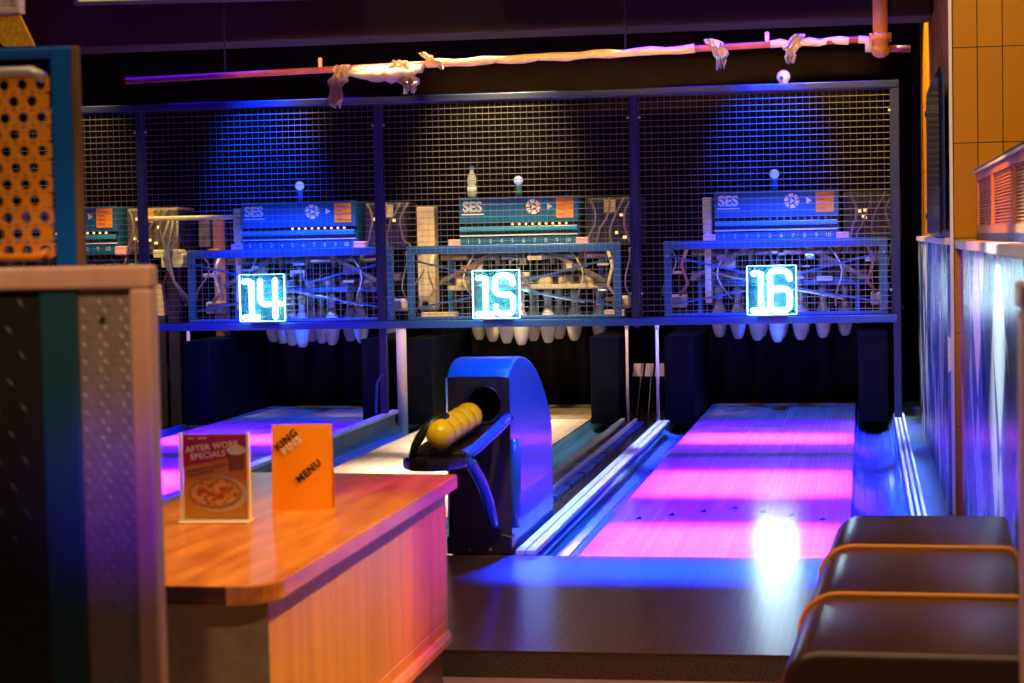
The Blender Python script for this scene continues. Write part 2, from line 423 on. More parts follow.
# ---------------------------------------------------------------- pit
for n in (14, 15, 16):
    t = thing('pit_curtain', 'black pit curtain hanging below the cage rail under sign %d' % n, 'curtain', (LC[n], 15.0, 0), group='pit curtains')
    c = MB(); K = 40
    vs = []
    for k in range(K+1):
        x = -.82 + 1.64*k/K; y = .025*math.sin(k*1.1)
        vs += [(x, y, -.1), (x, y, 1.0)]
    c.add(vs, [(2*k, 2*k+2, 2*k+3, 2*k+1) for k in range(K)], 0, True)
    c.build('cloth', M_black, t, solid=.006)
    MB().cyl((-.82, 0, 1.01), (.82, 0, 1.01), .012, 8).build('hem_bar', M_black, t)
M_kick = mat('kickback_board', (.003,.005,.009), .55, 0, .05)
kick = []
for n, sx, lab in ((16, -1, 'dark kickback board left of lane 16 pins at the gutter end'), (16, 1, 'dark kickback board right of lane 16 pins beside the cage post'),
                   (15, -1, 'dark kickback board left of lane 15 pins near the thick pale pipe'), (15, 1, 'dark kickback board right of lane 15 pins beside a thin pole'),
                   (14, 1, 'dark kickback board right of lane 14 pins beside the cage post'), (14, -1, 'dark kickback board left of lane 14 pins behind a thin pole')):
    c = LC[n] + sx*(HW+.125)
    t = thing('kickback_board', lab, 'side board', (c, 13.55, 0), group='kickback boards')
    MB().box(-.1, .1, 0, 1.4, -.02, .58).build('board', M_kick, t, bevel=.01)
    MB().box(-.1, .1, -.008, 0, .555, .58).build('edge_strip', M_kick, t)

# thin poles and pale sheets under the cage rail
def pole(x, y, r, top, m, lab, z0=-.115):
    t = thing('support_pole', lab, 'pole', (x, y, z0), group='machine support poles')
    MB().cyl((0,0,0.012), (0,0,top-z0), r, 14).build('tube', m, t)
    MB().cyl((0,0,0), (0,0,.012), r*1.9, 14).build('foot_plate', m, t)
    MB().cyl((0,0,top-z0-.03), (0,0,top-z0), r*1.35, 14).build('collar', m, t)
pole(-1.60, 13.6, .011, .66, M_trim, 'thin pale pole left of the striped sheet below the cage rail')
pole(-1.372, 13.4, .011, .66, M_trim, 'thin pale pole right of the striped sheet below the cage rail')
pole(-3.155, 13.48, .036, .70, M_trim, 'thick pale pipe below the rail, right of the cage post by sign 14')
pole(-4.735, 13.6, .012, .70, M_trim, 'thin pole below the rail left of the lane 14 pit')
for x0, x1, y, lab in ((-1.6, -1.375, 13.9, 'pale sheet between two thin poles under the cage between 15 and 16'),
                       (-5.02, -4.80, 14.0, 'pale sheet under the cage left of lane 14')):
    t = thing('pale_sheet', lab, 'sheet', ((x0+x1)/2, y, .28), group='pale sheets in the pit')
    w = (x1-x0)/2
    for a, b in ((-w, -w+.07), (-w+.085, -w+.14), (-w+.155, w)):
        MB().prism([(a, 0), (b, 0), (b+.012, .09), (a+.012, .09)], -.004, .004, 'y').build('panel', M_sheet, t)
    MB().bar((-w+.07, 0, .09), (-w+.02, .0, -.34), .008).bar((-w+.14, 0, .09), (-w+.1, 0, -.34), .008).build('strut', M_cable, t)

# ---------------------------------------------------------------- cage
PX = [-6.6, -4.90, -3.215, -1.483, .213]
t = thing('cage_frame', 'blue steel cage frame with posts and rails spanning the pinsetters', 'cage', (0, YC, 0))
for x, zb in zip(PX, (-.1, .65, .09, .65, .05)):
    p = MB(); w = .024 if zb < .6 else .02
    p.box(x-w, x+w, -.02, .02, zb, 2.18)
    p.build('post', M_cage, t, bevel=.004)
    if zb == .09:
        b = MB().bar((x-.055, -.02, .09), (x-.045, -.02, .30), .014).bar((x-.045, -.02, .30), (x, -.02, .36), .014); b.build('foot_bracket', M_guard, t)
MB().box(PX[0], PX[-1]+.024, -.025, .025, 2.185, 2.232).build('top_rail', M_cage, t, bevel=.006)
MB().box(PX[0], PX[-1], -.028, .028, .668, .718).build('bottom_rail', M_guard, t, bevel=.006)
for i in range(4):
    x0, x1 = PX[i]+.03, PX[i+1]-.03
    n = 13+i
    lab = {13: 'wire mesh screen at the far left of the cage, beside the blue board', 14: 'wire mesh screen lit blue above sign 14',
           15: 'wire mesh screen in golden light above sign 15', 16: 'wire mesh screen lit blue above sign 16'}[n]
    s = thing('mesh_screen', lab, 'mesh screen', ((x0+x1)/2, YC, .72), group='cage mesh screens')
    w = (x1-x0)/2; h = 2.18-.72
    g = MB(); nx = round(2*w/.0425); nz = round(h/.0405)
    for k in range(nx+1):
        x = -w + 2*w*k/nx; g.bar((x, .004, 0), (x, .004, h), .0013)
    for k in range(nz+1):
        z = h*k/nz; g.bar((-w, 0, z), (w, 0, z), .004)
    g.build('wire_grid', M_wire, s)
    e = MB()
    for a, b in (((-w,0,0),(w,0,0)), ((-w,0,h),(w,0,h)), ((-w,0,0),(-w,0,h)), ((w,0,0),(w,0,h))): e.bar(a, b, .012)
    e.build('border_frame', M_cage, s)
    for sx in (-1, 1):
        for z in (.16, h-.14):
            MB().cyl((sx*(w-.008), -.014, z), (sx*(w-.008), .006, z), .009, 8).build('clip', M_steel, s)

# guard frames behind the mesh
for n in (14, 15, 16):
    g = thing('guard_frame', 'blue cross-braced guard frame around sign %d behind the mesh' % n, 'guard frame', (LC[n], 13.72, .69), group='guard frames')
    W = .755; H = .53
    MB().box(-W, W, -.02, .02, H-.055, H).build('top_bar', M_guard, g, bevel=.005)
    MB().box(-W, W, -.02, .02, 0, .035).build('bottom_bar', M_guard, g, bevel=.005)
    for sx in (-1, 1):
        MB().box(sx*W-sx*.05 if sx > 0 else -W, W if sx > 0 else -W+.05, -.022, .018, .035, H-.055).build('side_post', M_guard, g, bevel=.005)
        b = MB(); b.bar((sx*(W-.03), .03, H-.1), (sx*.1, .03, .28), .014); b.bar((sx*(W-.03), .03, .09), (sx*.1, .03, .2), .014); b.build('brace', M_guard, g)
        for z in (.07, H-.1):
            MB().cyl((sx*(W-.025), -.034, z), (sx*(W-.025), -.02, z), .01, 8).build('bolt', M_steel, g)
    wm = MB()
    for k in range(1, 30): wm.bar((-W+.05+k*.0485, .01, .03), (-W+.05+k*.0485, .01, H-.05), .003)
    wm.build('bar_grille', M_wire, g)

# ---------------------------------------------------------------- neon number signs
def arc(cx, cy, r, a0, a1, n=6):
    return [(cx + r*math.cos(R(a0+(a1-a0)*k/n)), cy + r*math.sin(R(a0+(a1-a0)*k/n))) for k in range(n+1)]
# strokes in sign units: u to the right, v up, 0..1
ONE = [[(.14,.84), (.20,.85), (.29,.85), (.29,.10)], [(.13,.095), (.42,.095)]]
FOUR = [[(.48,.85), (.48,.52)] + arc(.60,.49,.12,180,270)[1:] + [(.92,.37)], [(.80,.86), (.80,.10)]]
FIVE = [[(.86,.72)] + arc(.74,.77,.11,0,90) + arc(.60,.77,.11,90,180) + [(.49,.60)] + arc(.60,.60,.10,180,270)[1:] + arc(.74,.38,.12,90,0)[0:] + arc(.74,.22,.12,0,-90) + arc(.62,.22,.12,270,180) + [(.50,.26)]]
SIX = [[(.86,.72)] + arc(.74,.77,.11,0,90) + arc(.60,.77,.13,90,180) + arc(.60,.22,.13,180,270) + arc(.74,.22,.12,270,360) + arc(.74,.40,.12,0,90) + [(.50,.52)]]
for n, x0, dig in ((14, -4.198, FOUR), (15, -2.577, FIVE), (16, -.752, SIX)):
    W = .325; z0 = .728
    s = thing('neon_sign', 'lit white neon number %d on a clear square panel' % n, 'neon sign', (x0, YC-.075, z0), group='neon lane number signs')
    MB().box(0, W, 0, .006, 0, W).build('backing_panel', M_acr, s)
    for a, b in (((.004,0,.004),(.004,0,W-.004)), ((W-.004,0,.004),(W-.004,0,W-.004))):
        MB().bar(a, b, .008, .014).build('edge_light', M_edge, s)
    for a, b in (((.004,0,W-.003),(W-.004,0,W-.003)), ((.004,0,.003),(W-.004,0,.003))):
        MB().bar(a, b, .010, .004).build('edge_light', M_edge, s)
    for ch in (ONE, dig):
        m = MB()
        for st in ch:
            pts = [(u*W, -.022, v*W) for u, v in st]
            m.tube(pts, .0165, 10); m.sphere(pts[0], .0165, 10); m.sphere(pts[-1], .0165, 10)
        m.build('digit', M_neon, s)
    for u in (.06, .94):
        MB().cyl((u*W, -.01, .93*W), (u*W, .05, .93*W), .007, 8).build('standoff', M_steel, s)
    MB().box(.06, W-.06, .008, .05, -.008, .012).build('mount_bracket', M_steel, s)

# ---------------------------------------------------------------- pinsetters
MY = 13.95
def pinsetter(n, lab, full=True):
    c = LC[n]
    p = thing('pinsetter', lab, 'pinsetter machine', (c, MY, 0), group='string pinsetters')
    b = MB().box(-.425, .432, .03, .95, 1.20, 1.55)
    b.build('cabinet', M_cab, p, bevel=.012)
    MB().box(-.42, .43, 0, .03, 1.375, 1.556).build('header_panel', M_cab, p, bevel=.006)
    MB().box(-.42, .43, .012, .03, 1.35, 1.374).build('slot', M_blackgl, p)
    MB().box(-.42, .42, -.005, .03, 1.315, 1.348).build('blue_bar', mat('cyan_bar', (.03,.28,.5), .3) if 'cyan_bar' not in bpy.data.materials else bpy.data.materials['cyan_bar'], p, bevel=.004)
    MB().box(-.42, .42, .0, .03, 1.281, 1.292).build('white_bar', M_white, p)
    ns = MB().box(-.42, .42, .005, .03, 1.212, 1.27).build('number_strip', M_cab, p)
    for k in range(10):
        lettering('number', str(k+1), .04, M_white, ns, face_cam(-.36+k*.0795, .003, 1.243))
    lg = lettering('logo', 'SES', .098, M_white, p, face_cam(-.325, -.003, 1.486), bold=.004, space=1.0)
    MB().box(-.405, -.245, -.003, 0, 1.432, 1.44).build('logo_line', M_white, p)
    e = MB(); 
    for k in range(24):
        a0, a1 = 2*math.pi*k/24, 2*math.pi*(k+.99)/24
        vs = []
        for (r, y) in ((.052, -.004), (.026, -.004), (.026, 0), (.052, 0)):
            for a in (a0, a1): vs.append((.111+r*math.cos(a), y, 1.482+r*math.sin(a)))
        e.add(vs, [(0,1,3,2),(2,3,5,4),(4,5,7,6),(6,7,1,0)], 1 if k % 4 == 0 else 0)
    e.build('round_emblem', [M_white, M_red], p)
    MB().prism([(.10, 1.464), (.135, 1.482), (.10, 1.50)], -.005, 0, 'y').build('emblem_mark', M_white, p)
    MB().prism([(.21, 1.458), (.25, 1.482), (.21, 1.506)], -.004, 0, 'y').build('arrow_mark', M_white, p)
    st = MB().box(.275, .398, -.006, 0, 1.40, 1.54).build('sticker', M_orange, p)
    for k in range(4):
        MB().box(.29, .34 if k else .37, -.008, -.006, 1.515-k*.03, 1.52-k*.03).build('sticker_line', M_red, st)
    for x in (-.46, .455):
        MB().box(x-.044, x+.044, -.01, .08, 1.195, 1.262).build('end_block', M_pink, p, bevel=.006)
    bc = MB().cyl((-.01, .12, 1.55), (-.01, .12, 1.64), .018, 10).build('beacon_post', M_cab, p)
    MB().sphere((-.01, .11, 1.672), .034, 14).build('beacon_lens', M_bluelamp, bc)
    for k in range(9):
        MB().cyl((-.04+k*.048, -.002, 1.362), (-.04+k*.048, .014, 1.362), .008, 8).build('slot_lamp', M_led if n != 16 else M_guard, p)
    # side column on the left
    if n == 15:
        MB().box(-.75, -.62, .08, .2, .78, 1.5).build('side_column', M_cream, p, bevel=.006)
        for a, b in ((-.72, -.46), (.60, .74)):
            MB().box(a, b, .02, .1, .70, .745).build('brass_plate', M_cream, p, bevel=.004)
    else:
        MB().box(-.51, -.445, .08, .2, 1.27, 1.52).box(-.50, -.455, .08, .2, .78, 1.27).build('side_column', M_cream, p, bevel=.006)
    # control box and cables on the right
    bd = MB().box(.46, .78 if n == 14 else .86, .12, .5, 1.2, 1.54).build('control_box', M_grease if n in (13,) else M_cabdk, p, bevel=.02)
    rnd = random.Random(n)
    for k in range(10 if n == 13 else 4):
        x, z = rnd.uniform(.5, .74), rnd.uniform(1.24, 1.48)
        MB().box(x, x+.02, .105, .12, z, z+.02).build('lamp', M_led, bd)
    if n != 16: MB().box(.6, .68, .1, .12, 1.43, 1.52).build('amber_cover', M_cream if n != 13 else M_orange, bd)
    for k in range(4):
        x = .5 + k*.1; pts = []
        for q in range(9):
            tq = q/8
            pts.append((x + .05*math.sin(tq*4+k) , .06 - .04*math.sin(tq*math.pi), 1.53 - tq*(.3+.2*rnd.random()*tq)))
        MB().tube(pts, .008, 6).build('cable', M_cable, p)
    # lower works: carriage with pin cups, motors, levers
    MB().box(-.62, .62, .36, .42, .93, 1.0).build('carriage_beam', M_grease, p, bevel=.006)
    cup = MB()
    MB().box(-.55, .62, .15, .2, .895, .93).build('front_shelf', M_cream if n == 15 else M_guard, p, bevel=.004)
    for k in range(7):
        x = -.45+.15*k
        MB().lathe([(.05,.9),(.055,.92),(.055,.975),(.038,.985)], 12, (x, .25, 0)).build('pin_cup', M_cream if n == 15 else M_grease, p)
    for sx in (-1, 1):
        MB().box(sx*.70-.06, sx*.70+.06, .15, .3, .75, .84).build('gear_motor', M_cream, p, bevel=.012)
        MB().cyl((sx*.70, .14, .8), (sx*.70, .08, .8), .03, 12).build('motor_shaft', M_steel, p)
        MB().tube([(sx*.62, .1, 1.18), (sx*.66, .06, 1.05), (sx*.62, .07, .92), (sx*.68, .1, .84)], .013, 8).build('hose', M_cream if n < 16 else M_brown, p)
        MB().bar((sx*.2, .12, 1.16), (sx*.6, .1, .95), .02, .03).build('lever', M_grease, p)
        MB().box(sx*.55-.016, sx*.55+.016, .25, .3, .62, 1.2).build('upright', M_cab, p)
        MB().box(sx*.34-.05, sx*.34+.05, .13, .2, 1.02, 1.09).build('relay', M_cream if sx < 0 else M_grease, p, bevel=.006)
    MB().cyl((-.6, .2, 1.13), (.6, .2, 1.13), .022, 12).build('drive_shaft', M_steel, p)
    for k in range(5):
        MB().cyl((-.4+k*.2, .2, 1.13), (-.36+k*.2, .2, 1.13), .055, 16).build('pulley', M_grease, p)
    MB().bar((-.5, .1, 1.0), (.45, .1, .80), .016).build('link_rod', M_steel, p)
    for k in range(12):
        x = rnd.uniform(-.72, .72); z = rnd.uniform(.74, 1.14); w = rnd.uniform(.02, .06); h = rnd.uniform(.012, .05)
        if abs(x) < .5 and z < .93: z += .18
        m = [M_cream, M_grease, M_cream, M_brown, M_steel][k % 5]
        b = MB().box(x-w, x+w, .08, .12, z, z+h)
        b.box(x-.006, x+.006, .12, .3, z, z+h)
        b.build('bracket', m, p, bevel=.003)
    for k in range(5):
        x = -.75+.37*k; pts = []
        for q in range(8):
            tq = q/7
            pts.append((x+.05*math.sin(tq*5+k*2)+.03*k*tq, .07+.03*math.sin(tq*7), 1.18-tq*(.34+.03*k)))
        MB().tube(pts, .006, 6).build('wiring', M_cream if k % 2 else M_cable, p)
    return p
pinsetter(13, 'partly hidden pinsetter at the far left with brown control box and amber lamps')
pinsetter(14, 'blue-lit pinsetter cabinet behind sign 14')
pinsetter(15, 'teal pinsetter cabinet with golden works behind sign 15')
pinsetter(16, 'blue-lit pinsetter cabinet behind sign 16')

# extra machine pieces standing in the gap between machines 13 and 14
t = thing('cross_tube', 'pale horizontal tube left of the machine behind sign 14', 'tube', (-5.15, 13.9, 0))
MB().cyl((-.02, 0, 1.455), (.67, 0, 1.455), .018, 10).build('tube', M_cream, t)
MB().box(-.04, -.0, -.03, .03, -.1, 1.49).build('stand', M_cabdk, t)
t = thing('steel_post', 'rust-brown upright post left of sign 14', 'post', (-4.69, 14.25, .58))
MB().box(-.045, .045, -.04, .04, 0, .88).build('post', M_brown, t, bevel=.005)
MB().box(-.08, .0, -.05, -.04, .58, .65).build('amber_plate', M_orange, t)
MB().box(-.15, -.06, -.06, .03, .66, .9).build('grey_housing', M_grease, t, bevel=.008)
t = thing('drive_motor', 'pale green boxy motor left of the rust-brown post', 'motor', (-4.97, 13.95, 1.10))
MB().prism([(-.11,.13),(-.11,.07),(-.05,.07),(-.05,-.0),(.10,-.0),(.12,.03),(.12,.09),(.07,.13)], -.08, .08, 'y').build('housing', mat('pale_green_enamel', (.6,.62,.36), .4), t, bevel=.006)
MB().cyl((.0, -.1, .065), (.0, -.08, .065), .03, 14).build('shaft_cap', M_steel, t)
MB().box(-.02, .06, -.04, .04, -1.2, 0).build('stand', M_cabdk, t)
for k in range(3):
    pts = [(.02+.03*k, -.08, .34), (-.03+.06*k, -.1, .2), (.02-.02*k, -.1, .06), (.05, -.1, -.1), (.14+.03*k, -.1, -.28)]
    MB().tube(pts, .009, 6).build('cable', M_cable, t)
t = thing('floor_jack', 'cream wedge-shaped bracket behind the wooden partition corner', 'bracket', (-5.07, 13.95, 0))
MB().prism([(-.045, .75), (.045, .75), (.03, .98), (-.03, .98)], -.03, .03, 'y').build('wedge', M_cream, t)
MB().box(-.05, .05, -.03, .03, -.115, .75).build('stand', M_cabdk, t)

# bottle
t = thing('water_bottle', 'clear plastic bottle with blue cap standing on the machine behind sign 15', 'bottle', (LC[15]-.345, MY+.1, 1.556))
MB().lathe([(.02,0),(.031,.006),(.033,.03),(.033,.085),(.028,.095),(.033,.105),(.033,.135),(.024,.165),(.0135,.185),(.0135,.2)], 18).build('body', M_bottle, t)
MB().lathe([(.034,.035),(.034,.08)], 18).build('label_band', M_white, t)
MB().lathe([(.016,.2),(.016,.222),(.013,.225)], 14).build('cap', M_bcap, t)

# ---------------------------------------------------------------- hanging pins
def pin_mesh():
    pr = [(.0,.0),(.018,.0),(.030,.008),(.041,.03),(.050,.06),(.057,.095),(.0605,.125),(.056,.165),(.041,.215),(.0285,.25),(.0233,.275),(.0245,.30),(.030,.335),(.0322,.352),(.0295,.368),(.020,.378),(.006,.381)]
    b = MB(); b.lathe(pr, 16)
    return b
order = {1: ('head pin', 0, 0)}
pinroot = None
ROW = ['front', 'second', 'third', 'back']
for n in (14, 15, 16):
    for r in range(4):
        for k in range(r+1):
            x = LC[n] + (k-r/2)*.305; y = 14.0 + r*.264; z = .503
            if r == 0: pos = 'front pin, lowest in view'
            else: pos = {1: ['left pin', 'right pin'], 2: ['left pin', 'middle pin', 'right pin'], 3: ['leftmost pin', 'second pin from left', 'third pin from left', 'rightmost pin']}[r][k] + ' of the %s row' % ROW[r]
            lab = 'white bowling pin hanging under sign %d, %s' % (n, pos)
            if pinroot is None:
                pinroot = thing('bowling_pin', lab, 'bowling pin', (x, y, z), group='hanging bowling pins')
                pin_mesh().build('pin_body', M_pin, pinroot)
                MB().lathe([(.0292,.254),(.0278,.262)], 16).lathe([(.0262,.268),(.0252,.276)], 16).build('neck_stripe', M_pinred, pinroot)
                MB().cyl((0,0,.38), (0,0,.60), .002, 6).build('string', M_string, pinroot)
            else:
                dup(pinroot, (x, y, z), lab)

# ---------------------------------------------------------------- ball return and balls
t = thing('ball_return', 'blue hooded ball return with rack of yellow balls between lanes 15 and 16', 'ball return', (-1.52, 7.8, 0))
hw = .127
prof = [(.02, .0), (.02, .705), (.06, .738), (.12, .758), (.19, .77), (.29, .772), (.42, .76), (.55, .735), (.68, .695), (.80, .645), (.92, .575), (1.01, .51), (1.07, .445), (1.09, .38), (1.09, 0)]
MB().prism(prof, -hw, hw, 'x', skip=(0,)).build('hood', M_hood, t, bevel=.006)
# front plate with round ball opening
f = MB(); K = 32; cx, cz, rr = .02, .595, .070
x0, x1, z0, z1 = -hw+.002, hw-.002, .0, .708
ring, outer = [], []
for k in range(K):
    a = 2*math.pi*k/K
    ring.append((cx+rr*math.cos(a), .022, cz+rr*math.sin(a)))
    dx, dz = math.cos(a), math.sin(a)
    s = min(((x1-cx)/dx if dx > 1e-6 else ((x0-cx)/dx if dx < -1e-6 else 9)), ((z1-cz)/dz if dz > 1e-6 else ((z0-cz)/dz if dz < -1e-6 else 9)))
    outer.append((cx+dx*s, .022, cz+dz*s))
f.add(ring+outer, [(k, (k+1)%K, K+(k+1)%K, K+k) for k in range(K)])
for (xx, zz) in ((x0, z0), (x1, z0), (x0, z1), (x1, z1)):
    pass
o = f.build('front_plate', M_hoodfr, t, solid=.006)
MB().lathe([(rr, .015), (rr+.012, .012), (rr+.012, .026), (rr, .026)], 28, (cx, 0, cz), axis='y').build('opening_ring', M_blackgl, t) if False else None
MB().tube([(cx+(rr+.004)*math.cos(2*math.pi*k/28), .016, cz+(rr+.004)*math.sin(2*math.pi*k/28)) for k in range(28)], .006, 8, closed=True).build('opening_ring', M_blackgl, t)
MB().tube([(cx, .03, cz), (cx, .4, cz)], rr, 24, cap=False).box(cx-rr, cx+rr, .4, .41, cz-rr, cz+rr).build('ball_tunnel', M_black, t)
e = MB().tube([(-hw, .012, .0), (-hw, .012, .705)], .004, 6).build('edge_trim', M_steel, t)
pb = [(-.01, .0), (-.01, .075), (.0, .088), (.9, .088), (.9, 0)]
pl = MB().prism([(-.132, 0), (.132, 0), (.132, .07), (.09, .083), (.0, .09), (-.09, .083), (-.132, .07)], -.02, .06, 'y').build('plinth', M_rubber, t, bevel=.004)
for x in (-.04, .045): MB().cyl((x, -.026, .02), (x, -.018, .02), .006, 8).build('bolt', M_brown, pl)
# side tube on the right front edge
MB().tube([(.135, .05, .10), (.14, .04, .25), (.14, .04, .40), (.136, .045, .455)], [.018,.024,.024,.018], 12).build('side_tube', M_rail, t)
# rack reaching towards the camera
MB().tube([(.118, .03, .54), (.118, -.05, .535), (.10, -.2, .505), (.065, -.38, .462), (.035, -.49, .446)], .022, 12).build('rail', M_rail, t)
MB().tube([(-.11, .03, .51), (-.115, -.1, .495), (-.14, -.3, .465), (-.16, -.47, .442)], .018, 12).build('rail', M_rubber, t)
MB().bar((-.02, .0, .478), (-.04, -.50, .452), .17, .02).build('tray', M_rubber, t, bevel=.006)
MB().prism([(.055,-.38),(.045,-.50),(.0,-.58),(-.07,-.62),(-.145,-.60),(-.185,-.53),(-.175,-.44),(-.14,-.38)], .400, .446, 'z').build('tray_end', M_rubber, t, bevel=.014, seg=3)
MB().tube([(.035, -.49, .440), (.05, -.40, .405), (.062, -.27, .32), (.068, -.17, .23), (.07, -.09, .14), (.07, -.02, .11)], [.02,.023,.024,.024,.022,.02], 12).build('support_strut', M_rail, t)
MB().tube([(-.15,-.53,.44), (-.135,-.545,.49), (-.10,-.548,.545), (-.06,-.53,.585), (-.02,-.49,.60)], [.013,.016,.018,.018,.012], 10).build('end_stop', M_rubber, t)
BR = .0565
for k in range(5):
    y = 7.8 - .07 - k*.1145
    lab = ['yellow bowling ball nearest the hood opening, last of five', 'yellow bowling ball second from the hood on the rack', 'yellow bowling ball in the middle of the rack of five',
           'yellow bowling ball second from the front end of the rack', 'yellow bowling ball at the front of the rack behind the end stop'][k]
    b = MB().sphere((0,0,0), BR, 24)
    o = b.build('bowling_ball', M_ball, loc=(-1.544 - k*.0037, y, .556 - k*.0055))
    tag(o, lab, 'bowling ball', 'yellow balls on the return rack')

# ---------------------------------------------------------------- counter with cards
t = thing('counter', 'low wooden counter with rounded top and orange-lit side, holding the menus', 'counter', (-1.5, 4.8, FZ))
HT = .57 - FZ
poly = [(-.335, .98), (-.335, -.88)]
for k in range(7):
    a = R(270 + 90*k/6); poly.append((.33-.09+.09*math.cos(a), -.985+.09+.09*math.sin(a)))
poly = [(-.335,.95), (-.335,-.985)] + poly[2:] + [(.325,.90)]
MB().prism(poly, HT-.042, HT, 'z').build('top', M_wood, t, bevel=.005)
MB().prism([(-.335,-.987), (.235,-.987), (.235,-.984), (-.335,-.984)], HT-.04, HT-.003, 'z').build('end_edge', M_darkend, t)
MB().box(-.31, .297, -.90, .86, .24, HT-.042).build('body', M_woodside, t, bevel=.004)
MB().box(-.31, .297, -.905, -.90, .0, HT-.042).build('end_panel', M_grey, t)
MB().box(-.31, .285, -.90, .83, 0, .17).build('skirting', M_skirt, t, bevel=.004)
MB().prism([(.285,.17),(.312,.17),(.312,.19),(.306,.205),(.297,.21)], -.9, .84, 'y').box(-.31, .297, -.9, .86, .17, .24).build('base_moulding', M_woodside, t, bevel=.004)

# acrylic stand with poster
rz = R(4)
t = thing('acrylic_stand', 'clear upright stand with red and amber pizza poster on the counter', 'menu stand', (-1.578, 4.70, .57), rz)
W, H = .17, .222
MB().box(-W/2, W/2, -.006, -.003, .006, H).box(-W/2, W/2, .004, .007, .006, H).build('acrylic_sheet', M_clear, t)
MB().box(-W/2-.003, W/2+.003, -.035, .035, 0, .006).build('foot', M_frost, t, bevel=.002)
for sx in (-1, 1):
    MB().box(sx*W/2-.003, sx*W/2+.003, -.007, .008, .006, H).build('side_edge', M_frost, t)
ins = MB().box(-W/2+.007, W/2-.004, -.0005, .0025, .008, H-.004).build('poster', M_posterY, t)
yy = -.002
MB().prism([(-.078,.216),(.08,.216),(.08,.168),(-.078,.138)], yy, -.0005, 'y').build('red_banner', M_posterR, ins)
lettering('headline', 'AFTER WORK', .0205, M_white, ins, face_cam(-.004, yy-.001, .187, R(7)), bold=.0004, extrude=.0004, space=1.08)
lettering('headline', 'SPECIALS', .0205, M_white, ins, face_cam(-.016, yy-.001, .166, R(7)), bold=.0004, extrude=.0004, space=1.08)
MB().box(-.065,-.05, yy-.001, yy, .206,.209).box(-.04,-.018, yy-.001, yy, .206,.2095).build('small_print', M_white, ins)
MB().prism([(-.07,.128),(.028,.146),(.028,.140),(-.07,.122)], yy-.001, yy+.001, 'y').prism([(-.07,.117),(.0,.130),(.0,.125),(-.07,.112)], yy-.001, yy+.001, 'y').build('small_print', M_brown, ins)
def disc(cx, cz, rx, rz_, y0, y1, m, name, n=36, wob=0):
    pts = [(cx+rx*math.cos(2*math.pi*k/n)*(1+wob*math.sin(k*2.3)), cz+rz_*math.sin(2*math.pi*k/n)*(1+wob*math.cos(k*3.1))) for k in range(n)]
    return MB().prism(pts, y0, y1, 'y').build(name, m, ins)
disc(.008, .070, .073, .044, yy-.0008, yy+.001, M_plate, 'plate')
disc(.0, .072, .068, .040, yy-.0016, yy, M_crust, 'pizza_crust', wob=.02)
disc(.0, .074, .058, .033, yy-.0024, yy, M_cheese, 'pizza_topping', wob=.03)
for dx, dz in ((-.028,.078), (.02,.083), (.012,.064)): disc(dx, dz, .010, .006, yy-.003, yy, M_posterR, 'pizza_slice_topping', 14)
MB().prism([(.036,.126),(.074,.130),(.076,.172),(.034,.170)], yy-.001, yy+.001, 'y').build('mug', M_mug, ins)
disc(.056, .178, .024, .012, yy-.002, yy, M_foam, 'foam', 18, .05)

# orange tent card
t = thing('menu_card', 'upright orange menu card with slanted black lettering on the counter', 'menu card', (-1.424, 4.93, .57), R(6))
W, H = .155, .218
MB().prism([(-.003, 0), (.0, 0), (.022, H), (.019, H)], -W/2, W/2, 'x').build('front_leaf', M_card, t)
MB().prism([(.046, 0), (.049, 0), (.024, H), (.021, H)], -W/2, W/2, 'x').build('back_leaf', M_card, t)
tilt = math.atan2(.022, H)
def card(x, z, rot):
    return Matrix.Translation((x, -.0035 + .022*z/H - .001, z)) @ Matrix.Rotation(math.pi/2 - tilt, 4, 'X') @ Matrix.Rotation(rot, 4, 'Z')
lettering('lettering', 'KING', .027, M_ink, t, card(-.040, .178, R(40)), bold=.0007, extrude=.0004, space=1.12)
lettering('lettering', 'PINS', .027, M_white, t, card(-.026, .164, R(40)), bold=.0007, extrude=.0004, space=1.12)
lettering('lettering', 'MENU', .026, M_ink, t, card(.018, .098, R(40)), bold=.0007, extrude=.0004, space=1.12)

# ---------------------------------------------------------------- bench
t = thing('bench', 'dark brown leather bench with two orange piping lines at the right front', 'bench', (.117, 5.0, FZ), R(-2.4))
TZ = .415 - FZ
bx = .252
ys = [-1.0, -.36, .36, 1.0]
for i in range(3):
    b = MB(); pol = []
    rr_ = .06
    for (rr_, cx_, cz_, a0) in ((.022, bx-.022, TZ-.022, 0), (.085, -bx+.085, TZ-.085, 90)):
        for k in range(7):
            a = R(a0 + 90*k/6); pol.append((cx_+rr_*math.cos(a), cz_+rr_*math.sin(a)))
    pol += [(-bx-.012, TZ-.22), (bx, TZ-.22)]
    b.prism(pol, ys[i]+.002, ys[i+1]-.002, 'y')
    o = b.build('seat_cushion', M_leather, t, bevel=.02 if i in (0, 2) else .012, seg=3)
    for p in o.data.polygons: p.use_smooth = True
    md = o.modifiers['bevel']; md.angle_limit = R(60)
for y in ys[1:3]:
    pts = []
    for (rr_, cx_, cz_, a0) in ((.022, bx-.022, TZ-.022, 0), (.085, -bx+.085, TZ-.085, 90)):
        for k in range(7):
            a = R(a0 + 90*k/6); pts.append((cx_+(rr_+.001)*math.cos(a), y, cz_+(rr_+.001)*math.sin(a)))
    pts = [(bx, y, TZ-.2)] + pts + [(-bx-.011, y, TZ-.2)]
    MB().tube(pts, .0085, 8).build('piping', M_piping, t)
MB().box(-bx+.02, bx-.02, -.96, .9, .06, TZ-.22).build('base', M_bblack, t, bevel=.01)
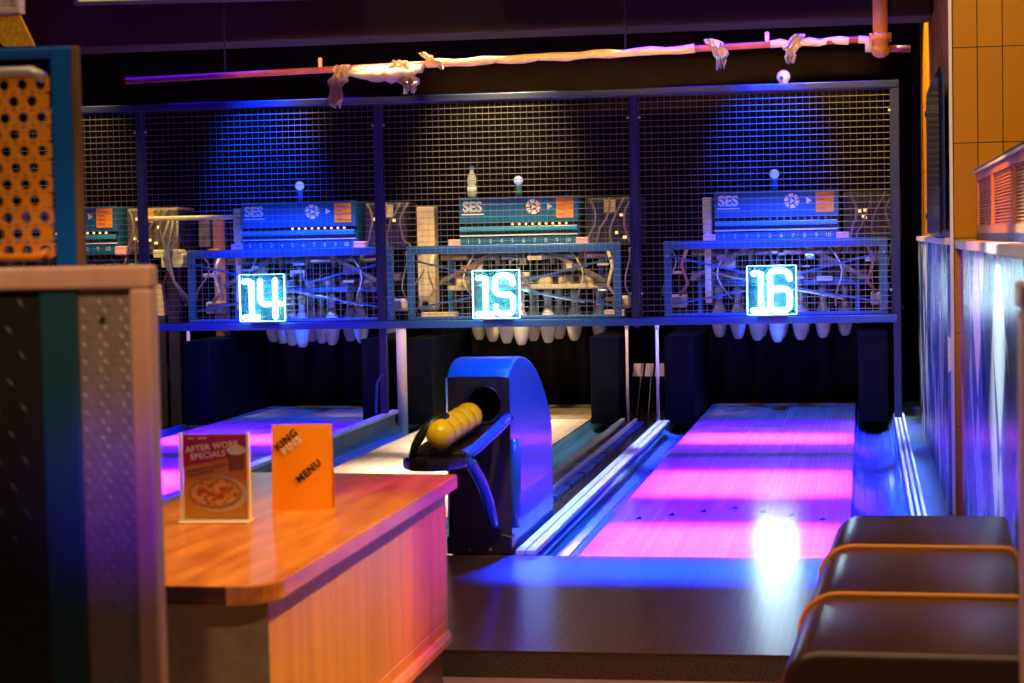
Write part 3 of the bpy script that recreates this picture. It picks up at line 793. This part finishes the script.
for sx in (-1, 1):
    for y in (-.9, .84):
        MB().box(sx*.2-.03, sx*.2+.03, y-.03, y+.03, 0, .06).build('foot', M_bblack, t)

# ---------------------------------------------------------------- right side
t = thing('striped_panel', 'far striped blue plastic wall panel between the cage and the tiled corner', 'wall panel', (.375, 11.3, 0), group='striped wall panels')
MB().box(-.012, .016, -2.3, 2.4, 0, 1.19).build('panel', M_stripe, t)
MB().box(-.024, .017, -2.3, 2.42, 1.19, 1.222).build('cap_rail', M_rail2, t, bevel=.004)
t = thing('striped_panel', 'near striped plastic wall panel with white glow, behind the bench', 'wall panel', (.44, 7.0, FZ), group='striped wall panels')
MB().box(-.02, .10, -2.4, 1.97, 0, 1.26).build('panel', M_stripe, t)
MB().box(-.045, .12, -2.4, 1.99, 1.26, 1.295).build('cap_rail', M_rail2, t, bevel=.005)
MB().box(-.024, -.02, 1.94, 1.97, 0, 1.26).build('end_strip', mat('magenta_strip', (.5,.08,.5), .4), t)
t = thing('louvered_screen', 'orange wooden louvered screen standing on the near wall ledge', 'louvered screen', (.515, 7.2, 1.21))
z0, z1 = .03, .29
MB().box(-.03, .03, -2.6, 1.72, 0, z0).build('base_rail', M_navy, t)
MB().box(-.036, .036, -2.6, 1.74, z1, z1+.018).build('top_cap', M_navy, t, bevel=.004)
MB().box(-.04, -.036, -2.6, 1.74, z1-.004, z1+.006).build('cap_line', M_white, t)
divs = [-2.6, -1.5, -.4, .72, 1.72]
fr = MB()
fr.box(-.028, .028, -2.6, 1.72, z0, z0+.03).box(-.028, .028, -2.6, 1.72, z1-.035, z1)
for y in divs: fr.box(-.028, .028, max(y-.045, -2.6), min(y+.045, 1.72), z0+.03, z1-.035)
fr.build('frame', M_louvre, t)
for i in range(4):
    lv = MB(); nsl = 17
    for k in range(nsl):
        z = z0+.034 + (z1-z0-.075)*k/(nsl-1)
        lv.bar((-.012+.0, divs[i]+.045, z), (-.012, divs[i+1]-.045, z), .014, .006)
    lv.box(.0, .012, divs[i]+.045, divs[i+1]-.045, z0+.03, z1-.035)
    lv.build('louver_panel', M_louvre, t)
t = thing('wall_screen', 'black flat screen mounted edge-on on the tiled wall beside the cage', 'screen', (.345, 9.95, 1.60))
MB().box(-.012, .0, -.93, .80, -.36, .37).build('display', M_screen, t, bevel=.003)
MB().box(.0, .014, -.90, .78, -.34, .35).build('back_shell', M_tvblue, t)
for z in (-.27, .27):
    MB().box(-.018, .047, .86, .90, z-.014, z+.014).bar((.04, .88, z), (.01, .74, z), .02).build('bracket', M_black, t)
t = thing('partition_post', 'blurred pale wooden partition post at the right edge beside the bench', 'post', (.262, 3.0, FZ))
MB().box(-.038, .038, -.06, .06, 0, 1.22).build('post', M_pwood, t, bevel=.012)
MB().box(-.042, .2, -.065, .065, 1.22, 1.26).build('cap', M_pwood, t, bevel=.008)

# ---------------------------------------------------------------- pipes overhead
PK = .857
def P(x):   # pipe axis
    return Vector((x*PK, 11.1, 1.25 + PK*1.036*(1.085 + (x/1.036+4.8)*.0205)))
t = thing('sprinkler_pipe', 'red sprinkler pipe partly wrapped in yellow film below the ceiling', 'pipe', (0, 0, 0))
MB().tube([P(-4.9), P(-3.0), P(.02)], .018, 12).build('pipe', M_pipe, t)
pts = [P(-2.82 + k*.093) + Vector((0, 0, .004*math.sin(k*1.7))) for k in range(20)]
MB().tube(pts, [.0235 + .0035*math.sin(k*2.1) for k in range(20)], 10).build('film_wrap', M_wrap, t)
pts = [P(-.57 + k*.062) + Vector((0, 0, .006*math.sin(k*2.2))) for k in range(9)]
MB().tube(pts, [.021 + .0035*math.sin(k*1.9) for k in range(9)], 10).build('film_wrap', M_ragp, t)
e0 = P(.02)
MB().tube([e0+Vector((-.03,0,0)), e0+Vector((.015,0,-.005)), e0+Vector((.026,0,-.035)), e0+Vector((.026,0,-.07))], .022, 12).build('elbow', M_ragp, t)
for x in (-3.54, -.59):
    p = P(x); b = MB().cyl(p, p+Vector((0,0,.05)), .012, 10); b.sphere(p+Vector((0,0,.058)), .014, 10); b.build('sprinkler_head', M_pink, t)
for x in (-4.2, -1.5):
    p = P(x); MB().cyl(p+Vector((0,0,.02)), (p.x, p.y, 3.4), .006, 8).build('hanger_rod', M_black, t)
x0 = .12; p0 = Vector((x0, 12.5, 2.36))
t = thing('orange_pipe', 'thick vertical orange pipe with flange hanging at the top right', 'pipe', (.104, 11.08, 2.235))
MB().tube([(0,0,.0), (0,0,1.165)], .04, 18).build('riser', M_opipe, t)
MB().cyl((0,0,.055), (0,0,.085), .06, 18).build('flange', M_opipe, t)
MB().sphere((0,0,0), .05, 18, sq=(1,1,.8)).build('elbow', M_opipe, t)
for a in range(6):
    c, s_ = math.cos(a*math.pi/3)*.051, math.sin(a*math.pi/3)*.051
    MB().cyl((c, s_, .045), (c, s_, .095), .009, 8).build('bolt', M_opipe, t)
MB().cyl((.04, .02, .01), (.16, .02, .005), .019, 12).build('branch', M_pipe, t)

def rag(base, pts, wid, m, lab, seed):
    rnd = random.Random(seed); b = MB(); vs = []; J = 9
    fine = []
    for i in range(len(pts)-1):
        for q in range(3): fine.append((i+q/3, i, q/3))
    fine.append((len(pts)-1, len(pts)-2, 1))
    K = len(fine)
    for i, (tt, k, q) in enumerate(fine):
        dx = pts[k][0]*(1-q)+pts[k+1][0]*q; dz = pts[k][1]*(1-q)+pts[k+1][1]*q; ww = wid[k]*(1-q)+wid[k+1]*q
        for j in range(J):
            u = j/(J-1)-.5
            ragged = rnd.uniform(-.03,.012) if i == K-1 else rnd.uniform(-.006,.006)
            vs.append((PK*dx + PK*u*ww*(1+.25*math.sin(i*1.7+seed)) + rnd.uniform(-.008,.008), -.035 + .028*math.sin(j*2.1+i*.9+seed) + rnd.uniform(-.012,.012), PK*dz + ragged))
    b.add(vs, [(i*J+j, i*J+j+1, (i+1)*J+j+1, (i+1)*J+j) for i in range(K-1) for j in range(J-1)], 0, False)
    o = b.build('hanging_rag', m, loc=base, solid=.006)
    return tag(o, lab, 'rag', 'rags and film scraps on the sprinkler pipe')
rag(P(-3.38), [(0,.02), (-.02,-.06), (-.05,-.13), (-.05,-.24)], [.11,.11,.10,.06], M_rag, 'long cream rag hanging from the pipe, left of the cloth bundle', 1)
b = MB(); rnd = random.Random(5)
for i in range(3):
    pts = [P(-3.34+k*.042)+Vector((0,-.012-.012*i,-.012-.020*math.sin(k*.26)-.010*i+rnd.uniform(-.01,.01))) for k in range(13)]
    b.tube(pts, [max(.014, (.015+.024*math.sin(k*.26))*rnd.uniform(.75,1.2)) for k in range(13)], 9)
o = b.build('hanging_rag', M_rag); tag(o, 'thick cream cloth bundle wrapped along the red pipe', 'rag', 'rags and film scraps on the sprinkler pipe')
rag(P(-2.97), [(-.02,.03), (.0,-.03), (.02,-.10), (.05,-.16)], [.10,.16,.14,.07], M_rag, 'cream rag with ragged end hanging right of the bundle', 3)
rag(P(-2.76), [(-.07,.07), (-.03,.03), (.02,.0), (.05,-.02)], [.04,.06,.06,.04], M_rag, 'small cream film end sticking up from the pipe', 4)
rag(P(-.91), [(-.05,.05), (.0,.02), (.03,-.05), (.02,-.12)], [.05,.11,.09,.05], M_ragp, 'pale rag tied on the pipe where the yellow film ends', 5)
rag(P(-.44), [(.06,.05), (.02,.0), (.0,-.05), (-.01,-.10)], [.06,.09,.08,.04], M_ragp, 'pale rag hanging on the pipe near the orange pipe', 6)

t = thing('dome_camera', 'round cream dome camera sitting on the cage top above sign 16', 'camera', (-.50, YC+.03, 2.232))
MB().sphere((0,0,.045), .045, 20).build('shell', M_dome, t)
MB().cyl((-.012,-.048,.035), (-.012,-.03,.035), .013, 12).build('lens', M_ink, t)
MB().cyl((0,0,0), (0,0,.02), .03, 14).build('base', M_dome, t)

# ---------------------------------------------------------------- left foreground
def lozenge(b, x, y, z, l, w, ang, d):
    ca, sa = math.cos(ang), math.sin(ang)
    vs = [(x+ca*l, y, z+sa*l), (x-sa*w, y, z+ca*w), (x-ca*l, y, z-sa*l), (x+sa*w, y, z-ca*w), (x, y-d, z)]
    b.add(vs, [(0,1,4),(1,2,4),(2,3,4),(3,0,4)], 0, True)
t = thing('booth_partition', 'blurred wood-framed partition with metal tread plate in the left foreground', 'partition', (-1.35, 3.0, FZ))
zt = 1.222-FZ
MB().box(-.42, .252, -.02, .02, zt-.036, zt).build('top_rail', M_pwood, t, bevel=.006)
MB().box(.216, .251, -.02, .02, 0, zt-.036).build('stile', M_pwood, t, bevel=.006)
b = MB().box(.125, .212, .0, .02, 0, zt-.036)
rowz = .02; i = 0
z = .02
while z < zt-.05:
    for k in range(5):
        lozenge(b, .132+k*.018+(.009 if i % 2 else 0), 0, z, .0095, .0032, R(55 if (i+k) % 2 else 125), .003)
    z += .0135; i += 1
b.build('tread_plate', M_tread, t)
MB().cyl((.165, -.004, zt-.085), (.165, 0, zt-.085), .005, 8).build('screw', M_ink, t)
MB().box(.062, .125, -.008, .02, 0, zt-.036).build('teal_board', M_teal, t, bevel=.004)
b = MB().box(-.42, .062, .0, .02, 0, zt-.036)
z = .03; i = 0
while z < zt-.05:
    for k in range(10):
        lozenge(b, -.4+k*.045+(.022 if i % 2 else 0), 0, z, .018, .005, R(-55 if i % 2 else -50), .006)
    z += .042; i += 1
b.build('dark_tread_panel', M_tdark, t)

Yb = 3.3
t = thing('window_board', 'tall blue board with brown edge framing the perforated orange plate', 'board', (-1.5, Yb, FZ))
ox = 1.5
fx0, fx1 = -1.80+ox, -1.330+ox      # frame outer
zb, ztp = 0, 1.600-FZ
wx1 = -1.383+ox
fb = MB()
fb.box(wx1, fx1-.015, -.008, .008, 0, ztp)
fb.box(fx0, wx1, -.008, .008, 1.582-FZ, ztp)
fb.box(fx0, wx1, -.008, .008, 0, 1.19-FZ)
fb.box(fx0-.1, fx0, -.008, .008, 0, ztp)
fb.build('board', M_bluebd, t, bevel=.004)
MB().box(fx1-.015, fx1-.003, -.009, .009, 0, ztp).build('edge_trim', M_bluew, t, bevel=.003)
# perforated plate: hex cells each with a round hole, real openings
pb = MB(); sx_, sz_ = .0335, .0288; K = 16; r_h = .0098
px1 = wx1 - .005; rows = 11; ztop = 1.563-FZ
for r in range(rows):
    for c in range(13):
        cx_ = px1 - sx_/2 - c*sx_ - (sx_/2 if r % 2 else 0); cz_ = ztop - .012 - sz_/2 - r*sz_
        ri, ou = [], []
        for k in range(K):
            a = 2*math.pi*(k+.5)/K; dx, dz = math.cos(a), math.sin(a)
            ri.append((cx_+r_h*dx, 0, cz_+r_h*dz))
            s = min(sx_/2/abs(dx) if abs(dx) > 1e-6 else 9, sz_/2/abs(dz) if abs(dz) > 1e-6 else 9)
            ou.append((cx_+dx*s, 0, cz_+dz*s))
        pb.add(ri+ou, [(k, (k+1)%K, K+(k+1)%K, K+k) for k in range(K)])
    if r % 2: pb.add([(px1-sx_/2, 0, cz_-sz_/2), (px1-.002, 0, cz_-sz_/2*.8), (px1-.002, 0, cz_+sz_/2*.8), (px1-sx_/2, 0, cz_+sz_/2)], [(0,1,2,3)])
pb.build('perforated_plate', M_perf, t, solid=.004)
zbot = ztop - .012 - rows*sz_
MB().tube([(fx0, -.004, ztop-.004), (px1-.03, -.004, ztop-.004), (px1-.008, -.004, ztop-.016)], .0095, 10).build('top_rim', M_rim, t)
MB().tube([(fx0, -.004, zbot+.003), (px1-.03, -.004, zbot+.003), (px1-.01, -.004, zbot+.012)], .007, 10).build('bottom_rim', M_perf, t)

t = thing('hanging_fixture', 'pale box-framed fixture with a yellow textured strip, hanging top left', 'ceiling fixture', (-2.25, 5.0, 1.87))
MB().box(-.3, .078, -.02, .02, 0, .016).box(.062, .078, -.02, .02, .016, 1.53).box(-.3, .062, .0, .01, .016, .2).build('frame', M_palefr, t, bevel=.003)
MB().prism([(-.04,-.005), (.074,-.005), (.112,-.085), (.028,-.085)], -.012, .0, 'y').build('yellow_strip', M_yellow, t)
t = thing('hanging_monitor', 'ceiling-hung monitor with blue bezel cut by the top edge of the frame', 'monitor', (-1.91, 6.0, 2.004), R(0))
T = R(.9)
mm = []
mm.append(MB().box(-.52, .52, .0, .05, .01, .62).build('housing', M_black, t))
mm.append(MB().box(-.52, .52, -.006, .0, .0, .012).box(-.52, -.508, -.006, 0, .012, .62).box(.508, .52, -.006, 0, .012, .62).box(-.508, .508, -.006, 0, .61, .62).build('bezel', M_bezel, t))
mm.append(MB().box(-.508, -.12, -.003, .0, .012, .61).build('picture', M_scry, t))
mm.append(MB().box(-.12, .508, -.003, .0, .012, .61).build('picture', M_scrb, t))
MB().cyl((0, .03, .62), (0, .03, 1.41), .02, 12).build('ceiling_pole', M_black, t)
t.rotation_euler = (0, T, 0)

# ---------------------------------------------------------------- lights
def aim(o, to):
    d = Vector(to) - o.location; o.rotation_euler = d.to_track_quat('-Z', 'Y').to_euler()
def spot(loc, to, col, e, size=40, blend=.6, r=.06):
    l = bpy.data.lights.new('spot_lamp', 'SPOT'); l.energy = e; l.color = col; l.spot_size = R(size); l.spot_blend = blend; l.shadow_soft_size = r
    o = bpy.data.objects.new('spot_lamp', l); COL.objects.link(o); o.location = loc; aim(o, to); return o
def area(loc, to, sx, sy, col, e, spread=180):
    l = bpy.data.lights.new('area_lamp', 'AREA'); l.shape = 'RECTANGLE'; l.size = sx; l.size_y = sy; l.energy = e; l.color = col; l.spread = R(spread)
    o = bpy.data.objects.new('area_lamp', l); COL.objects.link(o); o.location = loc; aim(o, to); return o
def point(loc, col, e, r=.1):
    l = bpy.data.lights.new('point_lamp', 'POINT'); l.energy = e; l.color = col; l.shadow_soft_size = r
    o = bpy.data.objects.new('point_lamp', l); COL.objects.link(o); o.location = loc; return o
BLUE, MAG, WARM, ORG = (.0,.06,1), (1,.03,.75), (1,.62,.25), (1,.42,.08)
# bay washes hung behind the ceiling beam
for n in (14, 16):
    spot((LC[n], 12.3, 3.0), (LC[n], 13.55, 1.3), BLUE, 2400, 36, 1)
    spot((LC[n]+.25, 12.3, 3.0), (LC[n]+.25, 13.95, 1.45), (1,.7,.45), 170, 22, 1)  # weak warm spot added to brighten the orange sticker and logo
spot((LC[15], 12.3, 3.0), (LC[15], 13.6, 1.1), (1,.68,.27), 760, 51, 1)
spot((LC[13]+.35, 12.3, 3.0), (LC[13]+.45, 13.4, 1.5), (1,.62,.25), 260, 44, 1)
# warm work lights among the machines
for x, e in ((-5.05, 420), (-3.2, 330), (-1.5, 150), (.2, 25)):
    spot((x, 13.4, 3.2), (x, 14.05, 1.1), (1,.64,.2), e, 34, .9)
# lane bars
for n in (14, 16):
    for y, ly, z in ((12.34, .5, 2.95), (10.1, .95, 3.2), (8.2, .75, 3.2)):
        area((LC[n], 11.95 if y > 12 else y, z), (LC[n], y, 0), 1.0, ly, (.9,.07,.95), 44*ly, 9)
    area((LC[n], 10.1, 3.25), (LC[n], 10.1, 0), 1.35, 4.7, (.03,.0,1), 400, 12)
for n in (14, 16):
    area((LC[n], 13.0, 3.25), (LC[n], 13.0, 0), 1.35, .8, (.03,.0,1), 80, 14)
area((-.6, 7.47, 3.25), (-.6, 7.47, 0), 1.45, .5, (.0,.02,1), 300, 8)
area((LC[15], 11, 3.2), (LC[15], 11, 0), .8, 5.5, (1,.86,.7), 110, 14)
for x, e in ((.222, 9), (-1.33, 9)):
    area((x, 10.8, 3.25), (x, 10.8, 0), .06, 6, (.6,.92,1), e*.5, 5)  # narrow cool lamps added to whiten the silver divider rails
# blue on the ball return and right floor
spot((-.4, 6.4, 3.0), (-1.45, 8.5, .5), (.0,.24,1), 1100, 24, .8)
spot((-1.1, 10.5, 3.2), (.33, 11, .6), (.03,.12,1), 200, 60, .6)
spot((-1.2, 5.3, 2.6), (-1.552, 7.5, .54), (1,.8,.3), 250, 10, .6)  # narrow warm spot added to brighten the yellow balls
# counter: warm spot overhead, plus a magenta spot added to stand in for lane glow
spot((.5, 4.9, 3.2), (-1.35, 4.35, .42), (1,.46,.04), 760, 36, .6, .05)
spot((.1, 7.2, 2.4), (-1.18, 5.5, .52), (.95,.0,.7), 620, 14, .9)
# tile wash, then spots added to brighten far tiles, louvres and panel
spot((-.5, 6.3, 3.2), (.6, 9.2, 1.9), (1,.72,.22), 240, 50, .7)
spot((-.75, 12.2, 3.2), (.39, 12.7, 1.75), (1,.62,.1), 520, 58, .5)
spot((-1.0, 6.2, 2.75), (.5, 7.5, 1.33), (1,.45,.1), 480, 26, .8)
spot((-.45, 6.0, 2.5), (.42, 6.5, 1.0), (.75,.95,1), 560, 24, 1)  # cool spot added in place of a reflected white glow
spot((-1.25, 6.7, 2.9), (.42, 7.9, .35), (.02,.08,1), 420, 30, .8)
# thin warm lamp added out of view for pipe and beam underside
area((-1.75, 6.6, 2.13), (-1.75, 11.1, 2.31), 3.6, .05, (1,.52,.14), 4.6, 4)
# partition
spot((-.55, .9, 2.7), (-1.2, 3.0, 1.22), (1,.52,.3), 150, 15, .9)
spot((-.5, 1.3, .85), (-1.17, 3.0, .86), (.16,.0,1), 75, 11, 1)  # unseen purple-blue spot added to tint the tread plate
spot((-1.2, .8, 2.9), (-1.55, 3.3, 1.42), (1,.7,.4), 60, 20, .8)
# dim warm fill added overhead for deck, bench and partition
area((-.6, 4.2, 3.35), (-.6, 4.2, 0), 3, 4, (1,.58,.32), 85)

w = bpy.data.worlds.new('World'); S.world = w; w.use_nodes = True
w.node_tree.nodes['Background'].inputs[0].default_value = (.004, .0035, .005, 1)
w.node_tree.nodes['Background'].inputs[1].default_value = 1

# ---------------------------------------------------------------- camera
f_px = 2000.0
cam = bpy.data.cameras.new('camera'); co = bpy.data.objects.new('camera', cam); COL.objects.link(co)
cam.sensor_width = 36; cam.lens = f_px*36/1024; cam.clip_end = 100
u = Vector((863-512, -(233-341.5), f_px)).normalized()       # world +Y in camera axes (x right, y up, z forward)
z = Vector((math.sin(-.011), math.cos(.011), 0)); z = (z - u*z.dot(u)).normalized()
x = u.cross(z)
if x.x < 0: x = -x
rows = Matrix((x, u, z))                                      # world = rows @ cam (z forward)
right = rows @ Vector((1,0,0)); upv = rows @ Vector((0,1,0)); fwd = rows @ Vector((0,0,1))
m = Matrix((right, upv, -fwd)).transposed().to_4x4(); m.translation = (0, 0, 1.25)
co.matrix_world = m
cam.dof.use_dof = True; cam.dof.focus_distance = 11.0; cam.dof.aperture_fstop = 6.5
S.camera = co
S.view_settings.view_transform = 'Standard'
try: S.view_settings.look = 'None'
except Exception: pass
S.view_settings.exposure = 0; S.view_settings.gamma = 1; S.view_settings.use_curve_mapping = False
S.cycles.use_denoising = True
S.cycles.max_bounces = 6; S.cycles.diffuse_bounces = 2; S.cycles.caustics_reflective = False; S.cycles.caustics_refractive = False
S.cycles.sample_clamp_indirect = 4
